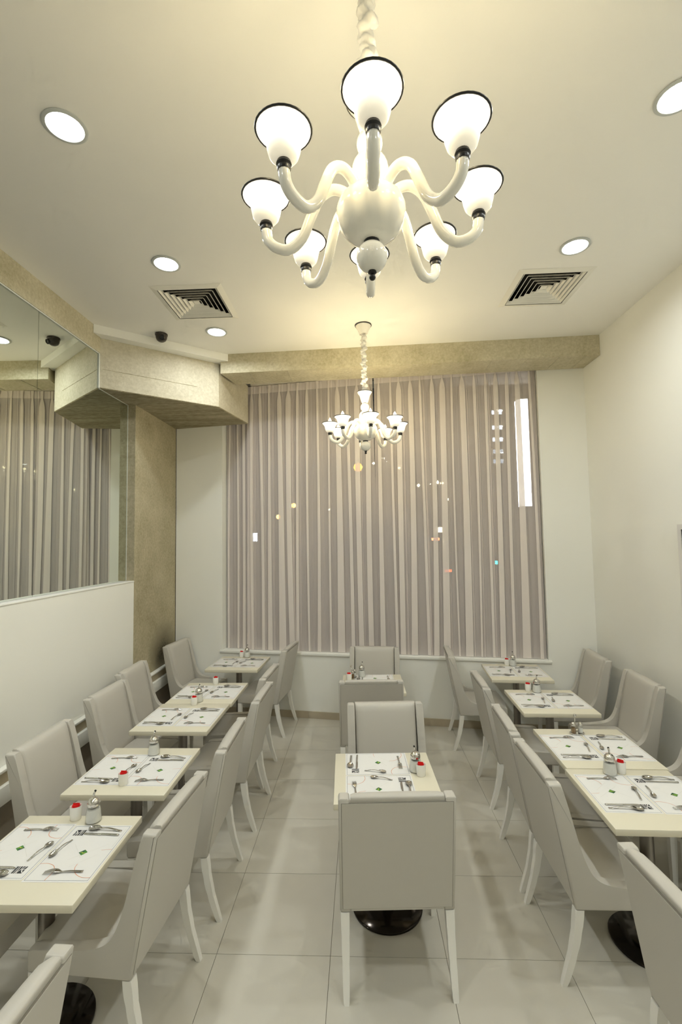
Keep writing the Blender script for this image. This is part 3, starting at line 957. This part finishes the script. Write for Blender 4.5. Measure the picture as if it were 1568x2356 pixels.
    bot2 = [bm.verts.new((0.573, -sw + 2 * sw * q / ny, 0.358)) for q in range(ny + 1)]
    bot3 = [bm.verts.new((0.125, -sw + 2 * sw * q / ny, 0.358)) for q in range(ny + 1)]
    bak = [bm.verts.new((0.185, -sw + 2 * sw * q / ny, 0.40)) for q in range(ny + 1)]
    seq = [bak] + top + [botf, bot2, bot3]
    for A_, B_ in zip(seq, seq[1:] + [seq[0]]):
        for q in range(ny):
            bm.faces.new((A_[q], A_[q + 1], B_[q + 1], B_[q]))
    bm.faces.new([r[0] for r in seq]); bm.faces.new([r[-1] for r in seq][::-1])
    bm_obj('seat_cushion', bm, MT['leather'], t, auto=55)
    # legs
    def leg(pts, ws, y):
        bm = bmesh.new()
        prev = None
        for (x, z), w in zip(pts, ws):
            ring = [bm.verts.new((x + a * w / 2, y + b * w / 2, z)) for a, b in ((-1, -1), (1, -1), (1, 1), (-1, 1))]
            if prev:
                for i in range(4):
                    bm.faces.new((prev[i], prev[(i + 1) % 4], ring[(i + 1) % 4], ring[i]))
            else:
                bm.faces.new(ring[::-1])
            prev = ring
        bm.faces.new(prev)
        vert_e = [e for e in bm.edges if abs(e.verts[0].co.z - e.verts[1].co.z) > 0.01]
        bmesh.ops.bevel(bm, geom=vert_e, offset=0.003, segments=1, affect='EDGES')
        return bm_obj('leg', bm, MT['leg'], t, auto=35)
    rp = catmull([(0.042, 0, 0.0), (0.062, 0, 0.06), (0.090, 0, 0.15), (0.112, 0, 0.25), (0.126, 0, 0.3555)], 3)
    rw = [0.027 + 0.016 * i / (len(rp) - 1) for i in range(len(rp))]
    for s in (-1, 1):
        leg([(p.x, p.z) for p in rp], rw, s * 0.2555)
        leg([(0.550, 0.0), (0.551, 0.18), (0.551, 0.3555)], [0.030, 0.037, 0.043], s * 0.2535)
    return t
CH = Proto(make_chair)
def chair(x, y, face, rot, label):
    """x, y: midpoint between rear leg feet; face: yaw the chair looks toward; rot: extra degrees"""
    a = face + math.radians(rot)
    return CH.get((x - 0.042 * math.cos(a), y - 0.042 * math.sin(a), 0), a, label=label, cat='chair', group='grey upholstered dining chairs')
# aisle side of the left row
chair(-0.150, -1.37, PI, -2, 'grey chair cut off at the bottom left corner, only its back top shows')
chair(-0.100, -0.29, PI, -4, 'grey chair on the aisle side of the nearest left table')
chair(-0.055, 0.47, PI, 1, 'grey chair on the aisle side of the second left table')
chair(-0.030, 1.297, PI, -1, 'grey chair on the aisle side of the third left table')
chair(-0.092, 1.90, PI, -3, 'grey chair on the aisle side of the fourth left table')
chair(-0.057, 2.963, PI, -7, 'grey chair on the aisle side of the left window table')
# wall side of the left row
chair(-1.345, -0.42, 0, 0, 'grey chair on the wall side of the nearest left table, mostly out of frame')
chair(-1.265, 0.44, 0, 0, 'grey chair against the half wall at the second left table')
chair(-1.36, 1.38, 0, -2, 'grey chair against the half wall at the third left table')
chair(-1.485, 2.06, 0, 1, 'grey chair against the half wall at the fourth left table')
chair(-1.485, 3.20, 0, -7, 'grey chair in the corner by the concrete column at the left window table')
# middle
chair(0.947, -0.236, PI / 2, 2.8, 'grey chair in the foreground with its back to the viewer at the nearer middle table')
chair(0.955, 1.005, -PI / 2, 3, 'grey chair facing the viewer at the nearer middle table')
chair(0.865, 1.580, PI / 2, 1.5, 'grey chair with its back to the viewer at the farther middle table')
chair(0.930, 2.84, -PI / 2, -5, 'grey chair facing the viewer under the curtain at the farther middle table')
# aisle side of the right row
chair(1.850, -0.855, 0, 3, 'grey chair cut off at the bottom right corner')
chair(1.740, 0.127, 0, 0, 'grey chair on the aisle side of the nearest right table')
chair(1.757, 0.727, 0, -3, 'grey chair on the aisle side of the second right table')
chair(1.813, 1.61, 0, -2.2, 'grey chair on the aisle side of the third right table')
chair(1.738, 2.65, 0, -4.7, 'grey chair on the aisle side of the right window table')
# wall side of the right row
chair(3.19, 0.13, PI, -2, 'grey chair at the right wall by the nearest right table, mostly out of frame')
chair(3.19, 0.74, PI, -2, 'grey chair at the right wall by the second right table, cut by the frame edge')
chair(3.19, 1.63, PI, -3, 'grey chair against the right wall at the third right table')
chair(3.20, 2.45, PI, -4, 'grey chair in the right corner at the right window table')

# ================================================================= TABLES
def make_table():
    t = empty('dining_table')
    bm = bmesh.new(); add_box(bm, -0.3, 0.3, -0.3, 0.3, 0.717, 0.75, 0.004, 2)
    bm_obj('table_top', bm, MT['tabletop'], t, auto=40)
    bm = bmesh.new(); add_box(bm, -0.12, 0.12, -0.12, 0.12, 0.707, 0.7165)
    bm_obj('top_plate', bm, MT['base'], t)
    lathe('pole', [(0.0, 0.020), (0.034, 0.020), (0.034, 0.7065), (0.0, 0.7065)], MT['steel'], t, 28)
    lathe('base', [(0.0, 0.0), (0.203, 0.0), (0.205, 0.004), (0.205, 0.012), (0.200, 0.016), (0.06, 0.0195), (0.0, 0.0195)], MT['base'], t, 48)
    return t
TB = Proto(make_table)
# key: x, y, rot deg, name, kind of row
TABLES = {
    'L1': (-0.660, -0.392, 0.5, 'nearest left-row table'),
    'L2': (-0.632, 0.405, 0.0, 'second left-row table'),
    'L3': (-0.677, 1.283, -0.6, 'third left-row table'),
    'L4': (-0.660, 1.888, -0.3, 'fourth left-row table'),
    'L5': (-0.655, 2.960, -3.0, 'left-row table by the window'),
    'C1': (0.915, 0.335, 2.0, 'nearer middle table'),
    'C2': (0.890, 2.150, 0.5, 'farther middle table'),
    'R2': (2.306, 0.121, -1.4, 'nearest right-row table'),
    'R3': (2.336, 0.729, -1.2, 'second right-row table'),
    'R4': (2.394, 1.630, -2.0, 'third right-row table'),
    'R5': (2.402, 2.530, -4.5, 'right-row table by the window'),
}
TLAB = {'L1': 'square cream table nearest the viewer in the left row', 'L2': 'square cream table second from the viewer in the left row',
        'L3': 'square cream table third in the left row, pushed against the fourth', 'L4': 'square cream table fourth in the left row, pushed against the third',
        'L5': 'square cream table at the window end of the left row', 'C1': 'square cream table in the middle behind the foreground chair',
        'C2': 'square cream table in the middle near the curtain, mostly hidden by chair backs', 'R2': 'square cream table nearest the viewer in the right row',
        'R3': 'square cream table in the right row carrying the salt and pepper stand', 'R4': 'square cream table third from the viewer in the right row',
        'R5': 'square cream table at the window end of the right row'}
for k, (x, y, r, nm) in TABLES.items():
    TB.get((x, y, 0), math.radians(r), label=TLAB[k], cat='table', group='square pedestal tables')

# ----------------------------------------------------------------- placemats (print is flat ink on the paper)
def make_mat():
    V, F, FM = [], [], []
    mats = [MT['paper'], MT['ink'], MT['ink_faint'], MT['black'], MT['orange'], MT['green'], MT['green2'], MT['yellow']]
    def quad(p, z, mi):
        b = len(V)
        for a in p: V.append((a[0], a[1], z))
        F.append(tuple(range(b, b + len(p)))); FM.append(mi)
    hx, hy = 0.1435, 0.1965
    # paper slab
    b = len(V)
    for z in (0.0002, 0.0007):
        for p in ((-hx, -hy), (hx, -hy), (hx, hy), (-hx, hy)): V.append((p[0], p[1], z))
    for f in ((3, 2, 1, 0), (4, 5, 6, 7), (0, 1, 5, 4), (1, 2, 6, 5), (2, 3, 7, 6), (3, 0, 4, 7)):
        F.append(tuple(b + i for i in f)); FM.append(0)
    z1, z2, z3 = 0.0009, 0.0011, 0.0013
    bx, by, lw = 0.1365, 0.187, 0.0008
    quad([(-bx, by - lw), (bx, by - lw), (bx, by + lw), (-bx, by + lw)], z1, 1)
    quad([(-bx, -by - lw), (bx, -by - lw), (bx, -by + lw), (-bx, -by + lw)], z1, 1)
    quad([(-bx - lw, -by), (-bx + lw, -by), (-bx + lw, by), (-bx - lw, by)], z1, 1)
    quad([(bx - lw, -by), (bx + lw, -by), (bx + lw, by), (bx - lw, by)], z1, 1)
    def stroke(pts, w, z, mi, smooth=True):
        P = catmull([(p[0], p[1], 0) for p in pts], 5) if smooth else [Vector((p[0], p[1], 0)) for p in pts]
        for a, c in zip(P[:-1], P[1:]):
            d = (c - a).normalized(); n = Vector((-d.y, d.x, 0)) * (w / 2)
            quad([a - n, c - n, c + n, a + n], z, mi)
    stroke([(-0.137, -0.085), (-0.105, -0.082), (-0.066, -0.098), (-0.046, -0.135), (-0.049, -0.186)], 0.0022, z1, 4)
    stroke([(0.032, -0.084), (0.036, -0.112), (0.060, -0.145), (0.098, -0.166), (0.137, -0.168)], 0.0022, z1, 4)
    stroke([(0.088, 0.008), (0.112, 0.013), (0.137, 0.014)], 0.0016, z1, 4)
    stroke([(0.004, -0.104), (0.088, -0.022)], 0.0008, z1, 2, False)
    stroke([(-0.03, -0.06), (0.10, 0.05)], 0.0008, z1, 2, False)
    stroke([(-0.06, 0.05), (0.02, -0.045)], 0.0008, z1, 2, False)
    stroke([(0.126, 0.03), (0.126, 0.166)], 0.0012, z1, 2, False)
    # black square emblem with white strokes
    lx0, lx1, ly0, ly1 = -0.114, -0.066, 0.114, 0.158
    quad([(lx0, ly0), (lx1, ly0), (lx1, ly1), (lx0, ly1)], z1, 3)
    stroke([(-0.112, 0.153), (-0.104, 0.141), (-0.101, 0.128), (-0.108, 0.1145)], 0.0042, z2, 0)
    stroke([(-0.113, 0.130), (-0.104, 0.136), (-0.094, 0.135), (-0.089, 0.146), (-0.090, 0.158)], 0.0036, z2, 0)
    stroke([(-0.083, 0.114), (-0.083, 0.158)], 0.0034, z2, 0, False)
    stroke([(-0.075, 0.114), (-0.075, 0.158)], 0.0022, z2, 0, False)
    stroke([(-0.094, 0.114), (-0.094, 0.132)], 0.003, z2, 0, False)
    stroke([(-0.060, 0.108), (-0.060, 0.165)], 0.0010, z1, 1, False)
    # green emblem
    quad([(-0.008, -0.009), (0.014, -0.029), (0.032, -0.006), (0.012, 0.011)], z1, 5)
    quad([(-0.008, -0.009), (0.002, -0.018), (0.016, -0.002), (0.012, 0.011)], z2, 6)
    stroke([(0.000, -0.010), (0.010, -0.008), (0.014, -0.014), (0.023, -0.011)], 0.0035, z3, 7)
    return raw_mesh_obj('placemat', V, F, FM, mats)
MP = Proto(make_mat)

# ----------------------------------------------------------------- cutlery (lying along +x: head at x=0, handle end at x=L)
def sheet(name, rows, m, th=0.0016):
    """rows: list of lists of (x,y,z); closed thin solid"""
    n, k = len(rows), len(rows[0])
    V = [p for r in rows for p in r] + [(p[0], p[1], p[2] + th) for r in rows for p in r]
    F = []
    o2 = n * k
    for i in range(n - 1):
        for q in range(k - 1):
            a, b, c, d = i * k + q, i * k + q + 1, (i + 1) * k + q + 1, (i + 1) * k + q
            F.append((d, c, b, a)); F.append((a + o2, b + o2, c + o2, d + o2))
    for i in range(n - 1):
        for q in (0, k - 1):
            F.append((i * k + q, (i + 1) * k + q, (i + 1) * k + q + o2, i * k + q + o2))
    for q in range(k - 1):
        for i in (0, n - 1):
            F.append((i * k + q, i * k + q + 1, i * k + q + 1 + o2, i * k + q + o2))
    return V, F
def spoon_rows(L, bl, bw, depth, hw):
    rows = []
    for i in range(27):
        if i <= 12:
            u = i / 12; x = u * bl
            w = bw * math.sin(PI * (0.04 + 0.90 * u ** 0.85)) ** 0.62
            dz = depth * math.sin(PI * min(1, u * 0.98 + 0.02)) ** 0.8
            rise = 0.003 + 0.004 * u
        else:
            u = (i - 12) / 14; x = bl + u * (L - bl)
            w = hw * (0.62 + 0.1 * (1 - u) + 0.55 * u * u); dz = 0.0
            rise = 0.007 + 0.006 * math.sin(PI * min(1, u * 1.15)) - 0.0065 * u
        r = []
        for q in range(-3, 4):
            v = q / 3
            r.append((x, v * w, rise + 0.004 * (dz > 0) - dz * (1 - v * v) + (0.0006 * (1 - v * v) if dz == 0 else 0)))
        rows.append(r)
    mz = min(p[2] for r in rows for p in r)
    return [[(p[0], p[1], p[2] - mz + 0.0002) for p in r] for r in rows]
def make_spoon(name, L, bl, bw, dep, hw):
    V, F = sheet(name, spoon_rows(L, bl, bw, dep, hw), None)
    return mesh_obj(name, V, F, MT['cutlery'], None, smooth=True)
def make_knife():
    rows = []
    L = 0.182
    for i in range(22):
        x = L * i / 21
        u = x / L
        if u < 0.45:
            w0 = -0.0075 * min(1, (u / 0.12)) ** 0.6; w1 = 0.005; th = 0.0
        else:
            k = min(1, (u - 0.45) / 0.06)
            w0 = -0.0075 + 0.003 * k - 0.002 * u; w1 = 0.005 + 0.0005 * k; th = 0.004 * k
        rows.append([(x, w0 + (w1 - w0) * q / 4, 0.0003 + th * (1 - (q / 2 - 1) ** 2)) for q in range(5)])
    V, F = sheet('knife', rows, None, 0.0022)
    return mesh_obj('table_knife', V, F, MT['cutlery'], None, smooth=True)
def make_fork():
    V, F = [], []
    def add(rows):
        v, f = sheet('', rows, None)
        b = len(V); V.extend(v); F.extend(tuple(b + i for i in q) for q in f)
    def zc(x):     # side curve of the fork
        if x < 0.075: return 0.0004 + 0.009 * math.sin(PI * x / 0.085) ** 1.2
        return 0.0004 + 0.0035 * math.sin(PI * min(1, (x - 0.06) / 0.1)) + 0.001
    for k in range(4):
        yc = (k - 1.5) * 0.0062
        add([[(x, yc + s * (0.0010 + 0.0008 * min(1, x / 0.03)), zc(x)) for s in (-1, 0, 1)] for x in [0.043 * i / 8 for i in range(9)]])
    rows = []
    for i in range(20):
        x = 0.043 + (0.168 - 0.043) * i / 19
        if x < 0.075:
            u = (x - 0.043) / 0.032; w = 0.0114 * math.cos(u * PI / 2) ** 0.7 + 0.003 * u
        else:
            u = (x - 0.075) / 0.093; w = 0.003 + 0.0035 * u * u
        w = max(w, 0.003)
        rows.append([(x, w * q / 2, zc(x)) for q in (-2, -1, 0, 1, 2)])
    add(rows)
    return mesh_obj('dinner_fork', V, F, MT['cutlery'], None, smooth=True)
PS = {'spoon': Proto(lambda: make_spoon('soup_spoon', 0.172, 0.058, 0.0195, 0.008, 0.0055)),
      'tea': Proto(lambda: make_spoon('teaspoon', 0.132, 0.042, 0.0135, 0.006, 0.0038)),
      'knife': Proto(make_knife), 'fork': Proto(make_fork)}
CUT = [('spoon', (-0.060, 0.166), (0.115, 0.156), 'soup spoon'), ('knife', (-0.068, 0.127), (0.110, 0.124), 'table knife'),
       ('tea', (-0.118, -0.050), (-0.088, 0.080), 'teaspoon'), ('fork', (-0.080, -0.146), (0.094, -0.137), 'dinner fork')]
def lay_place(cx, cy, a, tname, side):
    """a: rotation of the place setting"""
    rnd = random.Random(int((cx * 131 + cy * 977) * 100))
    ca, sa = math.cos(a), math.sin(a)
    MP.get((cx, cy, 0.75), a, label='printed white paper placemat, %s side, on the %s' % (side, tname), cat='placemat', group='printed paper placemats')
    for kind, p0, p1, nm in CUT:
        jx, jy, jr = rnd.uniform(-0.004, 0.004), rnd.uniform(-0.004, 0.004), rnd.uniform(-0.045, 0.045)
        x, y = p0[0] + jx, p0[1] + jy
        th = math.atan2(p1[1] - p0[1], p1[0] - p0[0]) + jr
        PS[kind].get((cx + ca * x - sa * y, cy + sa * x + ca * y, 0.7516), a + th, label='steel %s on the %s placemat of the %s' % (nm, side, tname), cat=nm.split()[-1], group='cutlery laid on the placemats')
MO = {'L1': ((0.146, 0.018), (-0.146, 0.030)), 'L2': ((0.141, -0.008), (-0.148, 0.002)), 'L3': ((0.148, -0.005), (-0.148, -0.004)), 'L4': ((0.146, 0.015), (-0.147, 0.010)), 'L5': ((0.146, 0.0), (-0.146, 0.005)),
      'R2': ((0.158, 0.030), (-0.135, 0.034)), 'R3': ((0.150, -0.004), (-0.155, -0.004)), 'R4': ((0.148, 0.012), (-0.147, 0.012)), 'R5': ((0.144, 0.01), (-0.152, 0.012))}
for k, (x, y, r, nm) in TABLES.items():
    a = math.radians(r)
    if k[0] in 'LR':
        (o1, o2) = MO[k]
        right, left = ('aisle', 'wall') if k[0] == 'L' else ('wall', 'aisle')
        for (dx, dy), rr, sd in ((o1, 0, right), (o2, PI, left)):
            lay_place(x + math.cos(a) * dx - math.sin(a) * dy, y + math.sin(a) * dx + math.cos(a) * dy, a + rr, nm, sd)
    else:
        sh = -0.037 if k == 'C1' else 0.02
        for dy, rr, sd in ((-0.142, -PI / 2, 'near'), (0.151, PI / 2, 'far')):
            lay_place(x + math.cos(a) * sh - math.sin(a) * dy, y + math.sin(a) * sh + math.cos(a) * dy, a + rr, nm, sd)

# ----------------------------------------------------------------- things on the tables
def make_sugar():
    t = empty('sugar_dispenser')
    lathe('glass_jar', [(0.0, 0.0), (0.036, 0.0), (0.039, 0.004), (0.038, 0.02), (0.034, 0.055), (0.029, 0.078), (0.026, 0.088), (0.026, 0.092)], MT['glass'], t, 28, cap1=False)
    lathe('sugar', [(0.0, 0.004), (0.034, 0.004), (0.0355, 0.018), (0.032, 0.052), (0.030, 0.062), (0.018, 0.066), (0.0, 0.063)], MT['sugar'], t, 28)
    lid = lathe('lid', [(0.0285, 0.0785), (0.030, 0.081), (0.030, 0.093), (0.027, 0.104), (0.019, 0.113), (0.009, 0.117), (0.0, 0.118)], MT['chrome'], t, 28, cap0=False)
    tube('spout', [(0, 0, 0.116), (0.0, 0.0, 0.130), (0.002, 0, 0.138), (0.006, 0, 0.146)], [0.0055, 0.005, 0.0052, 0.0055], MT['chrome'], lid, 12)
    tube('spout_tip', [(0.0055, 0, 0.1455), (0.009, 0, 0.151)], [0.0057, 0.0052], MT['blackplastic'], lid, 12)
    tube('inner_tube', [(0, 0, 0.066), (0, 0, 0.090)], 0.005, MT['chrome'], lid, 10)
    return t
def make_cup():
    t = empty('sachet_cup')
    lathe('cup', [(0.0, 0.0), (0.024, 0.0), (0.026, 0.003), (0.0275, 0.03), (0.0285, 0.066), (0.028, 0.068), (0.0262, 0.066), (0.0252, 0.03), (0.023, 0.006), (0.0, 0.006)], MT['ceramic'], t, 28, sx=1.0, sy=0.82, cap0=True)
    rnd = random.Random(3)
    for k in range(6):
        y = -0.014 + k * 0.0056
        hw = 0.018 * math.sqrt(max(0.2, 1 - (y / 0.022) ** 2))
        zt = 0.070 + rnd.uniform(-0.002, 0.009)
        lean = rnd.uniform(-0.003, 0.003)
        v = [(-hw, y, 0.012), (hw, y, 0.012), (hw * 0.95, y + lean, zt - rnd.uniform(0, 0.006)), (-hw * 0.95, y + lean, zt)]
        v += [(p[0], p[1] + 0.0035, p[2]) for p in v]
        mesh_obj('sachet', v, [(0, 1, 2, 3), (7, 6, 5, 4), (0, 4, 5, 1), (1, 5, 6, 2), (2, 6, 7, 3), (3, 7, 4, 0)], MT['red'], t)
    return t
def make_caddy():
    t = empty('condiment_stand')
    lathe('tray', [(0.0, 0.0), (0.040, 0.0), (0.044, 0.003), (0.045, 0.009), (0.042, 0.010), (0.039, 0.006), (0.0, 0.006)], MT['chrome'], t, 32, sx=1.15, sy=0.72)
    tube('handle', [(0.0, 0.022, 0.006), (0.0, 0.022, 0.112)], 0.0028, MT['chrome'], t, 10)
    lathe('handle_knob', [(0.0, 0.108), (0.009, 0.112), (0.011, 0.120), (0.008, 0.128), (0.0, 0.131)], MT['chrome'], t, 16, (0.0, 0.022, 0))
    for x, mt, nm in ((-0.025, 'amber', 'pepper_shaker'), (0.025, 'sugar', 'salt_shaker')):
        g = lathe(nm, [(0.0, 0.0065), (0.0175, 0.0065), (0.018, 0.010), (0.0165, 0.055), (0.014, 0.062)], MT['glass'], t, 20, (x, -0.003, 0), cap1=False)
        lathe('filling', [(0.0, 0.009), (0.0155, 0.009), (0.0148, 0.044), (0.0, 0.044)], MT[mt], g, 20, (x, -0.003, 0))
        lathe('cap', [(0.0145, 0.060), (0.0155, 0.063), (0.015, 0.074), (0.010, 0.081), (0.0, 0.083)], MT['chrome'], g, 20, (x, -0.003, 0), cap0=False)
    return t
SU, CU, CA = Proto(make_sugar), Proto(make_cup), Proto(make_caddy)
def nm(k): return TABLES[k][3]
for k, x, y, r in (('L1', -0.594, -0.140, 0.6), ('L2', -0.617, 0.612, 0.8), ('L4', -0.671, 1.640, 0.5), ('L5', -0.624, 3.222, 0.3), ('C1', 1.107, 0.392, -2.6), ('C2', 0.783, 2.375, 0.2), ('R2', 2.253, 0.366, 1.6), ('R4', 2.380, 1.868, 0.4), ('R5', 2.451, 2.763, 1.5)):
    SU.get((x, y, 0.7502), r, label='glass sugar dispenser with chrome pouring lid on the %s' % nm(k), cat='sugar dispenser', group='glass sugar dispensers')
for k, x, y, r, lb in (('L1', -0.696, -0.126, 0.3, None), ('L2', -0.623, 0.217, 0.2, None), ('L3', -0.683, 1.556, 0.0, 'white cup of red sachets between the third and fourth left tables'), ('L4', -0.676, 2.140, -0.2, 'white cup of red sachets on the far edge of the fourth left table'),
                       ('L5', -0.690, 3.222, 0.1, None), ('C1', 1.133, 0.336, 0.1, None), ('C2', 0.655, 2.250, 0.4, None), ('R2', 2.321, 0.375, -0.5, None), ('R4', 2.311, 1.893, 0.2, None), ('R5', 2.392, 2.782, 0.0, None)):
    CU.get((x, y, 0.7502), r, label=lb or 'white cup of red paper sachets on the %s' % nm(k), cat='cup', group='white cups of red sachets')
CA.get((2.321, 0.944, 0.7502), 0.05, label='chrome stand with salt and pepper shakers on the %s' % nm('R3'), cat='condiment stand', group='salt and pepper stands')
CA.get((0.697, 2.325, 0.7502), 1.2, label='chrome stand with salt and pepper shakers on the %s' % nm('C2'), cat='condiment stand', group='salt and pepper stands')

# ----------------------------------------------------------------- screen on the right wall
t = tag(empty('wall_screen', (XR, 0.79, 1.775)), 'black framed screen on the right wall, cut by the picture edge', 'screen')
bm = bmesh.new()
for y0, y1, z0, z1 in ((-0.50, 0.50, 0.43, 0.47), (-0.50, 0.50, -0.47, -0.43), (-0.50, -0.46, -0.4295, 0.4295), (0.46, 0.50, -0.4295, 0.4295)):
    add_box(bm, -0.03, -0.001, y0, y1, z0, z1)
bm_obj('bezel', bm, MT['tvframe'], t)
box('display', -0.024, -0.001, -0.4595, 0.4595, -0.4295, 0.4295, MT['screen'], t)
